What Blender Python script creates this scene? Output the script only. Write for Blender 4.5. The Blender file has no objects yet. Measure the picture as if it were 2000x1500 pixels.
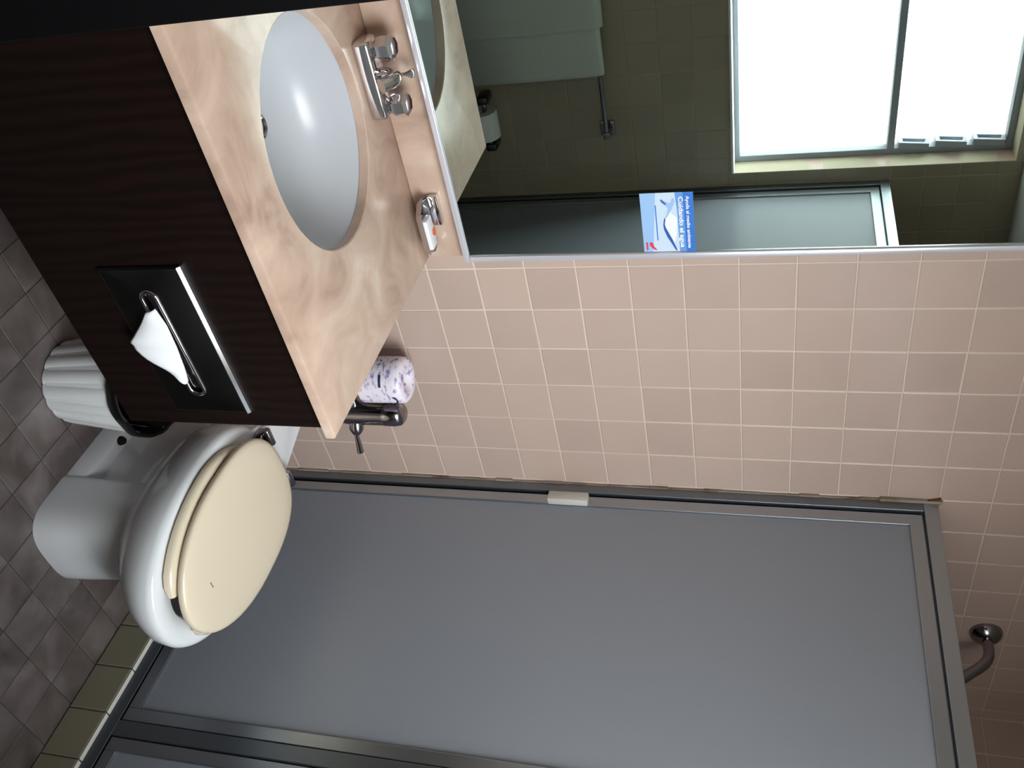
import bpy, bmesh, math, random
from mathutils import Vector, Matrix, Quaternion
random.seed(7)
D = bpy.data
SC = bpy.context.scene
COL = SC.collection
PI = math.pi

# ------------------------------------------------------------------ camera, world, exposure
cam_d = D.cameras.new('camera')
cam = D.objects.new('camera', cam_d)
COL.objects.link(cam)
right = Vector((0.749106, -0.662178, 0.018972))
RV = Vector((0.2814, -0.0855, 0.7213))
RM = Quaternion(RV.normalized(), RV.length).to_matrix()      # rows: right, forward, up
r_, f_, u_ = RM[0].copy(), RM[1].copy(), RM[2].copy()
M3 = Matrix((u_, -r_, -f_)).transposed()                     # phone held sideways: picture's right is up
cam.matrix_world = Matrix.Translation((-1.036, -1.5256, 1.5381)) @ M3.to_4x4()
cam_d.sensor_fit = 'HORIZONTAL'
cam_d.sensor_width = 36.0
cam_d.lens = 36.0 * 1758.37 / 2000.0
cam_d.clip_start = 0.02
SC.camera = cam

world = D.worlds.new('overcast')
SC.world = world
world.use_nodes = True
wn = world.node_tree
wn.nodes.clear()
wo = wn.nodes.new('ShaderNodeOutputWorld')
wb = wn.nodes.new('ShaderNodeBackground')
wb.inputs['Strength'].default_value = 37.0
tc = wn.nodes.new('ShaderNodeTexCoord')
sx = wn.nodes.new('ShaderNodeSeparateXYZ')
cr = wn.nodes.new('ShaderNodeValToRGB')
# ground below the horizon, then a hazy sky that grows steadily brighter towards the zenith
SKY = [(0.46, 0.28, (1.0, 0.97, 0.9)), (0.50, 0.62, (1, 1, 1)), (0.60, 0.85, (1, 1, 1)), (0.70, 1.30, (1, 1, 1)), (0.80, 2.0, (0.99, 0.995, 1)), (0.90, 2.7, (0.98, 0.99, 1)), (1.0, 3.2, (0.97, 0.99, 1))]
el = cr.color_ramp.elements
while len(el) < len(SKY):
    el.new(0.5)
for e, (p_, k_, c_) in zip(el, SKY):
    e.position = p_
    e.color = (c_[0] * k_ / 4, c_[1] * k_ / 4, c_[2] * k_ / 4, 1)
mr = wn.nodes.new('ShaderNodeMapRange')
mr.inputs['From Min'].default_value = -1
mr.inputs['From Max'].default_value = 1
wn.links.new(tc.outputs['Generated'], sx.inputs[0])
wn.links.new(sx.outputs['Z'], mr.inputs['Value'])
wn.links.new(mr.outputs[0], cr.inputs[0])
wn.links.new(cr.outputs[0], wb.inputs['Color'])
wn.links.new(wb.outputs[0], wo.inputs['Surface'])

SC.view_settings.view_transform = 'Standard'
SC.view_settings.look = 'None'
SC.view_settings.gamma = 1
SC.view_settings.use_curve_mapping = False
SC.view_settings.exposure = 0.55
SC.cycles.use_denoising = True
SC.cycles.max_bounces = 12
SC.cycles.diffuse_bounces = 6
SC.cycles.glossy_bounces = 6
SC.cycles.transparent_max_bounces = 12
SC.cycles.sample_clamp_indirect = 10.0
SC.cycles.blur_glossy = 0.6

# daylight portal in the window opening (guides the sky light, adds none of its own)
WX0, WX1, WZ0, WZ1 = -0.62, 0.613, 1.367, 2.285
ld = D.lights.new('window_portal', 'AREA')
ld.shape = 'RECTANGLE'
ld.size = WX1 - WX0
ld.size_y = WZ1 - WZ0
ld.cycles.is_portal = True
lo = D.objects.new('window_portal', ld)
COL.objects.link(lo)
lo.location = ((WX0 + WX1) / 2, -1.70, (WZ0 + WZ1) / 2)
lo.rotation_euler = (PI / 2, 0, 0)      # emits towards +y
lo.rotation_euler = (-PI / 2, 0, PI)
# (area lights shine along local -Z; this turns it to face the room)
lo.matrix_world = Matrix.Translation(lo.location) @ Matrix(((1, 0, 0), (0, 0, -1), (0, 1, 0))).to_4x4()

# ------------------------------------------------------------------ materials
def s2l(c):
    return tuple((v / 255 / 12.92) if v / 255 <= 0.04045 else ((v / 255 + 0.055) / 1.055) ** 2.4 for v in c) + (1,)

def mat(name, col, rough=0.5, metal=0.0, **kw):
    m = D.materials.new(name)
    m.use_nodes = True
    b = m.node_tree.nodes['Principled BSDF']
    b.inputs['Base Color'].default_value = s2l(col)
    b.inputs['Roughness'].default_value = rough
    b.inputs['Metallic'].default_value = metal
    for k, v in kw.items():
        b.inputs[k.replace('_', ' ')].default_value = v
    return m

def nodes_of(m):
    return m.node_tree, m.node_tree.nodes['Principled BSDF']

def add_noise(m, cols, scale, detail=4, coord='Object', stops=None, distort=0.0, stretch=None, rnd=0.0, bump=0.0, bump_scale=None):
    """colour = ramp(noise), optional per-object brightness change and bump"""
    nt, b = nodes_of(m)
    tcn = nt.nodes.new('ShaderNodeTexCoord')
    mp = nt.nodes.new('ShaderNodeMapping')
    nt.links.new(tcn.outputs[coord], mp.inputs[0])
    if stretch:
        mp.inputs['Scale'].default_value = stretch
    oi = nt.nodes.new('ShaderNodeObjectInfo')
    if rnd:
        mul = nt.nodes.new('ShaderNodeVectorMath'); mul.operation = 'SCALE'
        cmb = nt.nodes.new('ShaderNodeCombineXYZ')
        for i in range(3):
            nt.links.new(oi.outputs['Random'], cmb.inputs[i])
        nt.links.new(cmb.outputs[0], mul.inputs[0]); mul.inputs['Scale'].default_value = 37.0
        nt.links.new(mul.outputs[0], mp.inputs['Location'])
    n = nt.nodes.new('ShaderNodeTexNoise')
    n.inputs['Scale'].default_value = scale
    n.inputs['Detail'].default_value = detail
    n.inputs['Distortion'].default_value = distort
    nt.links.new(mp.outputs[0], n.inputs['Vector'])
    r = nt.nodes.new('ShaderNodeValToRGB')
    stops = stops or [i / (len(cols) - 1) for i in range(len(cols))]
    el = r.color_ramp.elements
    while len(el) < len(cols):
        el.new(0.5)
    for e, c, p in zip(el, cols, stops):
        e.position = p
        e.color = s2l(c)
    nt.links.new(n.outputs['Fac'], r.inputs[0])
    out = r.outputs[0]
    if rnd:
        hs = nt.nodes.new('ShaderNodeHueSaturation')
        mrr = nt.nodes.new('ShaderNodeMapRange')
        mrr.inputs['To Min'].default_value = 1 - rnd
        mrr.inputs['To Max'].default_value = 1 + rnd
        nt.links.new(oi.outputs['Random'], mrr.inputs['Value'])
        nt.links.new(mrr.outputs[0], hs.inputs['Value'])
        nt.links.new(out, hs.inputs['Color'])
        out = hs.outputs[0]
    nt.links.new(out, b.inputs['Base Color'])
    if bump:
        n2 = nt.nodes.new('ShaderNodeTexNoise')
        n2.inputs['Scale'].default_value = bump_scale or scale
        nt.links.new(mp.outputs[0], n2.inputs['Vector'])
        bp = nt.nodes.new('ShaderNodeBump')
        bp.inputs['Strength'].default_value = bump
        bp.inputs['Distance'].default_value = 0.001
        nt.links.new(n2.outputs['Fac'], bp.inputs['Height'])
        nt.links.new(bp.outputs[0], b.inputs['Normal'])
    return m

M = {}
M['tile'] = add_noise(mat('glazed_tile', (184, 162, 152), 0.3), [(180, 158, 148), (189, 167, 156)], 6, 2, rnd=0.05, bump=0.12, bump_scale=14)
M['grout'] = mat('grout', (208, 191, 178), 0.9)
M['grout_olive'] = mat('grout_olive', (180, 171, 151), 0.9)
M['grout_dark'] = mat('grout_dark', (78, 72, 60), 0.9)
M['floor_tile'] = add_noise(mat('marble_floor_tile', (140, 124, 118), 0.42), [(66, 57, 54), (94, 85, 83), (120, 111, 111)], 9, 8, stops=[0.25, 0.5, 0.75], rnd=0.14, distort=0.6)
M['floor_grout'] = mat('floor_grout', (70, 62, 59), 0.9)
M['tile_olive'] = add_noise(mat('glazed_tile_olive', (166, 156, 136), 0.3), [(162, 152, 132), (171, 161, 141)], 6, 2, rnd=0.05, bump=0.12, bump_scale=14)
M['curb_face_shaded'] = add_noise(mat('shaded_curb_tile', (140, 136, 116), 0.3), [(136, 132, 112), (145, 141, 121)], 6, 2, rnd=0.04)  # same glazed tile as the walls, its shade darkened into the colour
M['curb_top_lit'] = mat('lit_curb_top_tile', (214, 212, 206), 0.3)  # light caught by the top edge, painted in as a paler tile colour
M['ceiling'] = mat('ceiling_paint', (205, 208, 203), 0.9)
M['plaster'] = mat('hall_paint', (120, 110, 100), 0.9)
M['casing'] = mat('dark_door_casing', (8, 8, 10), 0.5, 0, Specular_IOR_Level=0.2)
M['marble'] = add_noise(mat('cream_marble', (210, 190, 170), 0.27), [(150, 122, 108), (180, 154, 138), (192, 168, 152), (206, 190, 176)], 7, 9, stops=[0.28, 0.45, 0.6, 0.8], distort=1.0)
M['porcelain'] = mat('white_porcelain', (177, 180, 186), 0.3)
M['toilet'] = mat('toilet_china', (226, 228, 232), 0.12)
M['chrome'] = mat('chrome', (215, 213, 216), 0.07, 1.0)
M['dark_chrome'] = mat('worn_chrome', (150, 145, 150), 0.16, 1.0)
M['plate'] = mat('dark_chrome_plate', (92, 92, 95), 0.28, 1.0)
M['mirror_frame'] = mat('satin_mirror_frame', (214, 213, 222), 0.28, 0.4)
M['lip'] = mat('bright_metal_lip', (225, 225, 226), 0.12, 1.0)
M['alu'] = mat('brushed_aluminium', (172, 180, 188), 0.36, 1.0)
M['alu_dull'] = mat('dull_aluminium', (128, 136, 144), 0.42, 1.0)
M['alu_dark'] = mat('dark_track', (84, 90, 96), 0.5, 0.5)
M['mirror'] = mat('mirror_glass', (186, 200, 194), 0.005, 1.0)
M['seat'] = add_noise(mat('cream_plastic', (226, 210, 176), 0.22), [(220, 206, 182), (226, 212, 190)], 5, 2)
M['black'] = mat('black_plastic_liner', (10, 10, 12), 0.25)
M['basket'] = mat('white_ribbed_plastic', (240, 242, 244), 0.4)
M['towel'] = add_noise(mat('terry_towel', (206, 214, 206), 0.95), [(198, 208, 200), (214, 220, 212)], 90, 3, bump=0.5, bump_scale=260)
M['paper'] = mat('white_paper', (240, 240, 242), 0.9)
M['tissue'] = mat('tissue', (218, 219, 224), 0.9, Emission_Strength=0.0)
M['soap'] = mat('soap_packet', (222, 222, 228), 0.35)
M['orange'] = mat('orange_print', (222, 104, 70), 0.4)
M['scuff'] = mat('scuff', (150, 136, 112), 0.6)
M['stain'] = mat('rust_stain', (104, 70, 30), 0.85)
M['navy'] = mat('navy_print', (34, 38, 84), 0.5)
M['latch'] = mat('latch_plastic', (190, 188, 182), 0.5)
M['rust'] = add_noise(mat('grimy_sealant', (110, 84, 50), 0.8), [(92, 66, 40), (128, 112, 96), (150, 138, 126)], 14, 5, stops=[0.3, 0.42, 0.6])
M['hole'] = mat('dark_recess', (10, 10, 10), 0.9)
M['winframe'] = mat('window_aluminium', (160, 166, 180), 0.5, 0.0)
M['sill'] = mat('white_sill', (225, 226, 224), 0.4)
M['c_light'] = mat('print_light_blue', (150, 188, 232), 0.4)
M['c_pale'] = mat('print_pale', (198, 216, 236), 0.4)
M['c_white'] = mat('print_white', (232, 236, 242), 0.4)
M['c_blue'] = mat('print_blue', (40, 112, 204), 0.4)
M['c_mid'] = mat('print_mid_blue', (98, 150, 216), 0.4)
M['c_text'] = mat('print_text_white', (250, 250, 252), 0.4)
M['c_deep'] = mat('print_deep_blue', (44, 84, 168), 0.4)
M['c_red'] = mat('print_red', (214, 60, 84), 0.4)

def wood():
    m = mat('dark_wood_laminate', (44, 24, 18), 0.55, 0, Specular_IOR_Level=0.15)
    nt, b = nodes_of(m)
    tcn = nt.nodes.new('ShaderNodeTexCoord')
    mp = nt.nodes.new('ShaderNodeMapping')
    mp.inputs['Scale'].default_value = (1, 1, 0.16)
    w = nt.nodes.new('ShaderNodeTexWave')
    w.wave_type = 'BANDS'; w.bands_direction = 'X'
    w.inputs['Scale'].default_value = 13
    w.inputs['Distortion'].default_value = 9
    w.inputs['Detail'].default_value = 3
    w.inputs['Detail Scale'].default_value = 1.4
    nt.links.new(tcn.outputs['Object'], mp.inputs[0])
    nt.links.new(mp.outputs[0], w.inputs['Vector'])
    r = nt.nodes.new('ShaderNodeValToRGB')
    r.color_ramp.elements[0].color = s2l((15, 6, 5)); r.color_ramp.elements[0].position = 0.1
    r.color_ramp.elements[1].color = s2l((22, 10, 8)); r.color_ramp.elements[1].position = 0.8
    nt.links.new(w.outputs[0], r.inputs[0])
    nt.links.new(r.outputs[0], b.inputs['Base Color'])
    return m
M['wood'] = wood()

def obscure():
    """grey obscured shower glass: mostly body colour, some light through"""
    m = D.materials.new('obscured_grey_glass')
    m.use_nodes = True
    nt = m.node_tree
    nt.nodes.clear()
    o = nt.nodes.new('ShaderNodeOutputMaterial')
    p = nt.nodes.new('ShaderNodeBsdfPrincipled')
    p.inputs['Base Color'].default_value = s2l((174, 180, 191))
    p.inputs['Roughness'].default_value = 0.30
    p.inputs['IOR'].default_value = 1.55
    t = nt.nodes.new('ShaderNodeBsdfTranslucent')
    t.inputs['Color'].default_value = s2l((188, 194, 204))
    mx = nt.nodes.new('ShaderNodeMixShader')
    mx.inputs[0].default_value = 0.40
    n = nt.nodes.new('ShaderNodeTexNoise'); n.inputs['Scale'].default_value = 260
    tcn = nt.nodes.new('ShaderNodeTexCoord')
    nt.links.new(tcn.outputs['Object'], n.inputs['Vector'])
    bp = nt.nodes.new('ShaderNodeBump'); bp.inputs['Strength'].default_value = 0.15; bp.inputs['Distance'].default_value = 0.0008
    nt.links.new(n.outputs['Fac'], bp.inputs['Height'])
    nt.links.new(bp.outputs[0], p.inputs['Normal'])
    nt.links.new(p.outputs[0], mx.inputs[1]); nt.links.new(t.outputs[0], mx.inputs[2])
    nt.links.new(mx.outputs[0], o.inputs['Surface'])
    return m
M['obscure'] = obscure()

def clear_glass():
    m = D.materials.new('window_glass')
    m.use_nodes = True
    nt = m.node_tree
    nt.nodes.clear()
    o = nt.nodes.new('ShaderNodeOutputMaterial')
    t = nt.nodes.new('ShaderNodeBsdfTransparent'); t.inputs[0].default_value = (0.94, 0.96, 0.96, 1)
    g = nt.nodes.new('ShaderNodeBsdfGlossy'); g.inputs['Roughness'].default_value = 0.05
    mx = nt.nodes.new('ShaderNodeMixShader'); mx.inputs[0].default_value = 0.06
    nt.links.new(t.outputs[0], mx.inputs[1]); nt.links.new(g.outputs[0], mx.inputs[2])
    nt.links.new(mx.outputs[0], o.inputs['Surface'])
    return m
M['glass'] = clear_glass()

def wrapper():
    m = mat('printed_wrapper', (226, 220, 230), 0.45)
    nt, b = nodes_of(m)
    tcn = nt.nodes.new('ShaderNodeTexCoord')
    mp = nt.nodes.new('ShaderNodeMapping'); mp.inputs['Scale'].default_value = (1, 1, 2.2)
    n = nt.nodes.new('ShaderNodeTexNoise'); n.inputs['Scale'].default_value = 60; n.inputs['Detail'].default_value = 5
    nt.links.new(tcn.outputs['Object'], mp.inputs[0]); nt.links.new(mp.outputs[0], n.inputs['Vector'])
    r = nt.nodes.new('ShaderNodeValToRGB')
    r.color_ramp.elements[0].position = 0.34; r.color_ramp.elements[0].color = s2l((134, 128, 178))
    r.color_ramp.elements[1].position = 0.47; r.color_ramp.elements[1].color = s2l((226, 218, 230))
    nt.links.new(n.outputs['Fac'], r.inputs[0]); nt.links.new(r.outputs[0], b.inputs['Base Color'])
    return m
M['wrapper'] = wrapper()

# ------------------------------------------------------------------ mesh helpers
def finish(bm, name, m, parent=None, smooth=40, loc=None):
    bmesh.ops.remove_doubles(bm, verts=bm.verts, dist=1e-6)
    bmesh.ops.recalc_face_normals(bm, faces=bm.faces)
    me = D.meshes.new(name)
    bm.to_mesh(me); bm.free()
    me.materials.append(M[m] if isinstance(m, str) else m)
    if smooth:
        me.polygons.foreach_set('use_smooth', [True] * len(me.polygons))
        me.set_sharp_from_angle(angle=math.radians(smooth))
    o = D.objects.new(name, me)
    COL.objects.link(o)
    if parent:
        o.parent = parent
        if loc is None:
            # meshes are written in world coordinates: shift them into the parent's frame
            off = Vector((0, 0, 0)); p = parent
            while p:
                off += p.location; p = p.parent
            me.transform(Matrix.Translation(-off))
    if loc is not None:
        o.location = loc
    return o

def NB():
    return bmesh.new()

def box(bm, x0, x1, y0, y1, z0, z1, bev=0.0, seg=2):
    r = bmesh.ops.create_cube(bm, size=1)
    vs = r['verts']
    for v in vs:
        v.co = Vector((x0 + (v.co.x + .5) * (x1 - x0), y0 + (v.co.y + .5) * (y1 - y0), z0 + (v.co.z + .5) * (z1 - z0)))
    if bev:
        es = list({e for v in vs for e in v.link_edges})
        bmesh.ops.bevel(bm, geom=es, offset=bev, segments=seg, profile=0.5, affect='EDGES')

def loft(bm, rings, cap0=True, cap1=True, closed=True):
    vr = [[bm.verts.new(p) for p in r] for r in rings]
    n = len(vr[0])
    for a, b in zip(vr[:-1], vr[1:]):
        for i in range(n if closed else n - 1):
            j = (i + 1) % n
            bm.faces.new((a[i], a[j], b[j], b[i]))
    if cap0: bm.faces.new(list(reversed(vr[0])))
    if cap1: bm.faces.new(vr[-1])
    return vr

def frame_of(ax):
    ax = Vector(ax).normalized()
    t = Vector((0, 0, 1)) if abs(ax.z) < 0.9 else Vector((1, 0, 0))
    a = ax.cross(t).normalized()
    return a, ax.cross(a)

def lathe(bm, prof, c=(0, 0, 0), ax=(0, 0, 1), n=32, cap=True):
    """prof: (radius, distance along axis)"""
    a, b = frame_of(ax); ax = Vector(ax).normalized(); c = Vector(c)
    rings = [[c + ax * h + (a * math.cos(2 * PI * i / n) + b * math.sin(2 * PI * i / n)) * max(r, 1e-5) for i in range(n)] for r, h in prof]
    loft(bm, rings, cap, cap)

def tube(bm, pts, r, n=14, cap=True):
    pts = [Vector(p) for p in pts]
    rr = r if isinstance(r, (list, tuple)) else [r] * len(pts)
    rings = []
    a, b = frame_of(pts[1] - pts[0])
    for i, p in enumerate(pts):
        d = ((pts[min(i + 1, len(pts) - 1)] - pts[max(i - 1, 0)])).normalized()
        a = (a - d * a.dot(d)).normalized(); b = d.cross(a)
        rings.append([p + (a * math.cos(2 * PI * k / n) + b * math.sin(2 * PI * k / n)) * rr[i] for k in range(n)])
    loft(bm, rings, cap, cap)

def bez(p0, p1, p2, p3, n=10):
    P = [Vector(p) for p in (p0, p1, p2, p3)]
    out = []
    for i in range(n + 1):
        t = i / n; s = 1 - t
        out.append(P[0] * s**3 + P[1] * 3 * s * s * t + P[2] * 3 * s * t * t + P[3] * t**3)
    return out

def prism(bm, outline, z0, z1, bev=0.0, seg=3):
    n0 = len(bm.verts)
    v0 = [bm.verts.new((x, y, z0)) for x, y in outline]
    v1 = [bm.verts.new((x, y, z1)) for x, y in outline]
    n = len(outline)
    bm.faces.new(list(reversed(v0))); top = bm.faces.new(v1)
    for i in range(n):
        j = (i + 1) % n
        bm.faces.new((v0[i], v0[j], v1[j], v1[i]))
    if bev:
        bmesh.ops.bevel(bm, geom=list(top.edges), offset=bev, segments=seg, profile=0.5, affect='EDGES')

def tag(o, label, cat, group=None, kind=None):
    o['label'] = label
    o['category'] = cat
    if group: o['group'] = group
    if kind: o['kind'] = kind
    return o

def thing(name, label, cat, loc, group=None):
    o = D.objects.new(name, None)
    o.empty_display_size = 0.05
    COL.objects.link(o)
    o.location = loc
    return tag(o, label, cat, group)

def struct(o):
    o['kind'] = 'structure'
    return o

# ------------------------------------------------------------------ tiles
T = 0.11
CACHE = {}
def tile_mesh(w, h, d, matname, bev=0.0018):
    """unit piece in local x,z plane, front towards -y, bevelled front edges"""
    k = (round(w, 4), round(h, 4), d, matname, bev)
    if k in CACHE: return CACHE[k]
    bm = NB()
    lo, hi = [], []
    b = bev
    outer = [(0, 0), (w, 0), (w, h), (0, h)]
    inner = [(b, b), (w - b, b), (w - b, h - b), (b, h - b)]
    r0 = [Vector((x, d, z)) for x, z in outer]
    r1 = [Vector((x, b * 0.55, z)) for x, z in outer]
    r2 = [Vector((x, 0, z)) for x, z in inner]
    loft(bm, [r0, r1, r2], True, True)
    bmesh.ops.recalc_face_normals(bm, faces=bm.faces)
    me = D.meshes.new('tile')
    bm.to_mesh(me); bm.free()
    me.materials.append(M[matname])
    CACHE[k] = me
    return me

def spans(lo, hi, phase, step):
    k = math.floor((lo - phase) / step + 1e-6)
    out = []
    while phase + k * step < hi - 1e-6:
        a, b = max(lo, phase + k * step), min(hi, phase + (k + 1) * step)
        if b - a > 0.008: out.append((a, b))
        k += 1
    return out

def tile_wall(parent, origin, xdir, outward, us, vs, matname, single, skip=None, gap=0.0024, depth=0.006, jitter=0.0006, vdir=Vector((0, 0, 1)), name='tile'):
    """us, vs: spans along xdir / vdir. single(u,v)->True builds the tile as its own part, others go into one joined part"""
    origin = Vector(origin); xd = Vector(xdir); od = Vector(outward)
    R = Matrix((xd, -od, vdir)).transposed()
    rest = NB(); nrest = 0
    for (u0, u1) in us:
        for (v0, v1) in vs:
            uc, vc = (u0 + u1) / 2, (v0 + v1) / 2
            if skip and skip(uc, vc): continue
            w, h = u1 - u0 - gap, v1 - v0 - gap
            if w < 0.006 or h < 0.006: continue
            pos = origin + xd * (u0 + gap / 2) + vdir * (v0 + gap / 2)
            me = tile_mesh(w, h, depth, matname)
            tilt = Matrix.Rotation(random.uniform(-1, 1) * 0.004, 3, 'X') @ Matrix.Rotation(random.uniform(-1, 1) * 0.004, 3, 'Z')
            mw = Matrix.Translation(pos + od * random.uniform(-jitter, 0)) @ (R @ tilt).to_4x4()
            if single(uc, vc):
                o = D.objects.new(name, me)
                COL.objects.link(o)
                o.parent = parent
                o.matrix_local = Matrix.Translation(-parent.location) @ mw
            else:
                t = me.copy(); t.transform(mw)
                rest.from_mesh(t); D.meshes.remove(t); nrest += 1
    if nrest:
        me = D.meshes.new(name + '_field'); rest.to_mesh(me)
        me.materials.append(M[matname])
        o = D.objects.new(name + '_field', me); COL.objects.link(o); o.parent = parent
        o.matrix_local = Matrix.Translation(-parent.location)
        o['kind'] = 'stuff'
    rest.free()

# ------------------------------------------------------------------ room shell
XL, XR, YB, YF, ZC = -0.795, 1.585, 0.0, -1.546, 2.31
# floor slab with marble tiles
bm = NB(); box(bm, -2.4, XL - 0.13, -2.8, 0.1, -0.12, -0.003); box(bm, XL - 0.13, XR + 0.1, YF - 0.17, 0.1, -0.12, -0.003)
floor = struct(finish(bm, 'floor', 'floor_grout', smooth=0))
FT = 0.1006
tile_wall(floor, (0, 0, 0), (1, 0, 0), (0, 0, 1), spans(XL - 0.13, 0.6565, 0.066, FT), spans(YF, 0.0, -0.46, FT), 'floor_tile',
          lambda u, v: True, gap=0.0013, depth=0.0028, jitter=0.0003, vdir=Vector((0, 1, 0)))
# back wall
bm = NB(); box(bm, XL - 0.13, XR + 0.1, 0.0014, 0.12, 0, ZC)
wall_back = struct(finish(bm, 'wall_back', 'grout', smooth=0))
tile_wall(wall_back, (0, 0, 0), (1, 0, 0), (0, -1, 0), spans(XL, XR, 0.0, T), spans(0.0, ZC, 0.80, T), 'tile',
          lambda u, v: (u > -0.12 and u < 0.70 and v > 0.57) or (u > 0.66 and v > 1.78), skip=lambda u, v: u < -0.13 and 0.9 < v < 2.0)
# window wall (four blocks round the opening)
bm = NB()
y0, y1 = YF - 0.17, YF - 0.0014
box(bm, XL - 0.13, XR + 0.1, y0, y1, 0, WZ0)
box(bm, XL - 0.13, WX0, y0, y1, WZ0, ZC)
box(bm, WX1, XR + 0.1, y0, y1, WZ0, ZC)
box(bm, WX0, WX1, y0, y1, WZ1, ZC)
wall_front = struct(finish(bm, 'wall_front', 'grout_olive', smooth=0))
def infront(u, v):
    x = -u
    return WX0 < x < WX1 and v > WZ0 and v < WZ1
us = [(-b, -a) for a, b in spans(XL, WX1, 0.0, T)] + [(-b, -a) for a, b in spans(WX1, XR, 0.0, T)]
us = [(a, b) for a, b in us]
vs = spans(0.0, WZ0, 0.80, T) + spans(WZ0, ZC, 0.80, T)
tile_wall(wall_front, (0, YF, 0), (-1, 0, 0), (0, 1, 0), us, vs, 'tile_olive',
          lambda u, v: (-0.72 < u < 0.2 and 0.5 < v < 1.4) or (-1.4 < u < -0.60 and v > 1.36), skip=infront)
# right window reveal tiles
tile_wall(wall_front, (WX1, 0, 0), (0, 1, 0), (-1, 0, 0), [(YF - 0.085, YF - 0.001)], spans(WZ0 + 0.004, WZ1, 0.80, T), 'tile', lambda u, v: True)
# right (shower) wall
bm = NB(); box(bm, XR + 0.0014, XR + 0.14, YF - 0.17, 0.12, 0, ZC)
wall_right = struct(finish(bm, 'wall_right', 'grout', smooth=0))
tile_wall(wall_right, (XR, 0, 0), (0, -1, 0), (-1, 0, 0), [(-b, -a) for a, b in spans(YF, 0, 0.0, T)], spans(0.0, ZC, 0.80, T), 'tile',
          lambda u, v: u < 0.7 and v > 1.9)
# left wall with door opening from y=-0.74 to the window wall
DY = -0.74
bm = NB()
box(bm, XL - 0.12, XL, DY + 0.03, 0.12, 0, ZC)
box(bm, XL - 0.12, XL, YF - 0.17, DY + 0.03, 2.08, ZC)
wall_left = struct(finish(bm, 'wall_left', 'grout', smooth=0))
# door casing
bm = NB()
box(bm, XL - 0.135, XL + 0.0, DY, DY + 0.03, 0, 2.08, 0.002)
box(bm, XL - 0.135, XL + 0.0, YF - 0.03, YF, 0, 2.08, 0.002)
box(bm, XL - 0.135, XL + 0.0, YF, DY, 2.05, 2.08, 0.002)
trim = struct(finish(bm, 'trim_1', 'casing', smooth=0))
# hall beyond the doorway, where the photographer stands
bm = NB()
box(bm, -2.4, -2.3, -2.8, 0.12, 0, ZC)
box(bm, -2.3, XL - 0.12, 0.02, 0.12, 0, ZC)
box(bm, -2.3, XL - 0.13, -2.8, -2.7, 0, ZC)
box(bm, XL - 0.23, XL - 0.13, -2.7, YF - 0.03, 0, ZC)
struct(finish(bm, 'wall_hall', 'plaster', smooth=0))
bm = NB(); box(bm, XL - 0.13, XR + 0.14, YF - 0.17, 0.12, ZC, ZC + 0.1); box(bm, -2.4, XL - 0.13, -2.8, 0.12, ZC, ZC + 0.1)
struct(finish(bm, 'ceiling', 'ceiling', smooth=0))

# ------------------------------------------------------------------ window
FY = YF - 0.105
win = struct(D.objects.new('window_1', None)); COL.objects.link(win); win.location = ((WX0 + WX1) / 2, FY, WZ0)
fw = 0.022
bm = NB()
box(bm, WX0, WX1, FY - 0.02, FY + 0.02, WZ0, WZ0 + fw, .002)
box(bm, WX0, WX1, FY - 0.02, FY + 0.02, WZ1 - fw, WZ1, .002)
box(bm, WX0, WX0 + fw, FY - 0.02, FY + 0.02, WZ0 + fw, WZ1 - fw, .002)
box(bm, WX1 - fw, WX1, FY - 0.02, FY + 0.02, WZ0 + fw, WZ1 - fw, .002)
finish(bm, 'window_frame', 'winframe', win, smooth=0)
bm = NB(); box(bm, WX0 + fw, WX1 - fw, FY - 0.02, FY + 0.022, 1.888, 1.912, .002)
finish(bm, 'transom', 'winframe', win, smooth=0)
bm = NB(); box(bm, WX0 + fw, WX1 - fw, FY - 0.003, FY + 0.003, WZ0 + fw, 1.888)
finish(bm, 'pane', 'glass', win, smooth=0)
# louvre panes with their clips
nl = 3
for i in range(nl):
    zc = 1.975 + i * 0.118
    bm = NB()
    c, s = math.cos(math.radians(62)), math.sin(math.radians(62))
    hw = 0.062
    pts = [(-hw * c - 0.002, -hw * s), (-hw * c + 0.002, -hw * s), (hw * c + 0.002, hw * s), (hw * c - 0.002, hw * s)]
    loft(bm, [[Vector((x, FY + a, zc + b)) for a, b in pts] for x in (WX0 + fw + .02, WX1 - fw - .02)])
    finish(bm, 'louvre_pane', 'glass', win, smooth=0)
    for sx_ in (WX0 + fw, WX1 - fw - 0.022):
        bm = NB()
        cp = [(-0.022, -0.050), (0.022, -0.050), (0.040, 0.045), (0.000, 0.052)]
        ci = [(-0.010, -0.036), (0.014, -0.036), (0.026, 0.032), (0.004, 0.038)]
        vo = [[bm.verts.new((x, FY + a, zc + b)) for a, b in cp] for x in (sx_, sx_ + 0.022)]
        vi = [[bm.verts.new((x, FY + a, zc + b)) for a, b in ci] for x in (sx_, sx_ + 0.022)]
        for k in range(4):
            j = (k + 1) % 4
            bm.faces.new((vo[0][k], vo[0][j], vo[1][j], vo[1][k]))
            bm.faces.new((vi[0][k], vi[1][k], vi[1][j], vi[0][j]))
            bm.faces.new((vo[0][k], vi[0][k], vi[0][j], vo[0][j]))
            bm.faces.new((vo[1][k], vo[1][j], vi[1][j], vi[1][k]))
        finish(bm, 'louvre_clip', 'winframe', win, smooth=0)
bm = NB(); box(bm, WX0, WX1 - 0.001, YF - 0.085, YF + 0.006, WZ0 - 0.004, WZ0 + 0.004, .001)
finish(bm, 'window_sill', 'sill', win, smooth=0)

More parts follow.
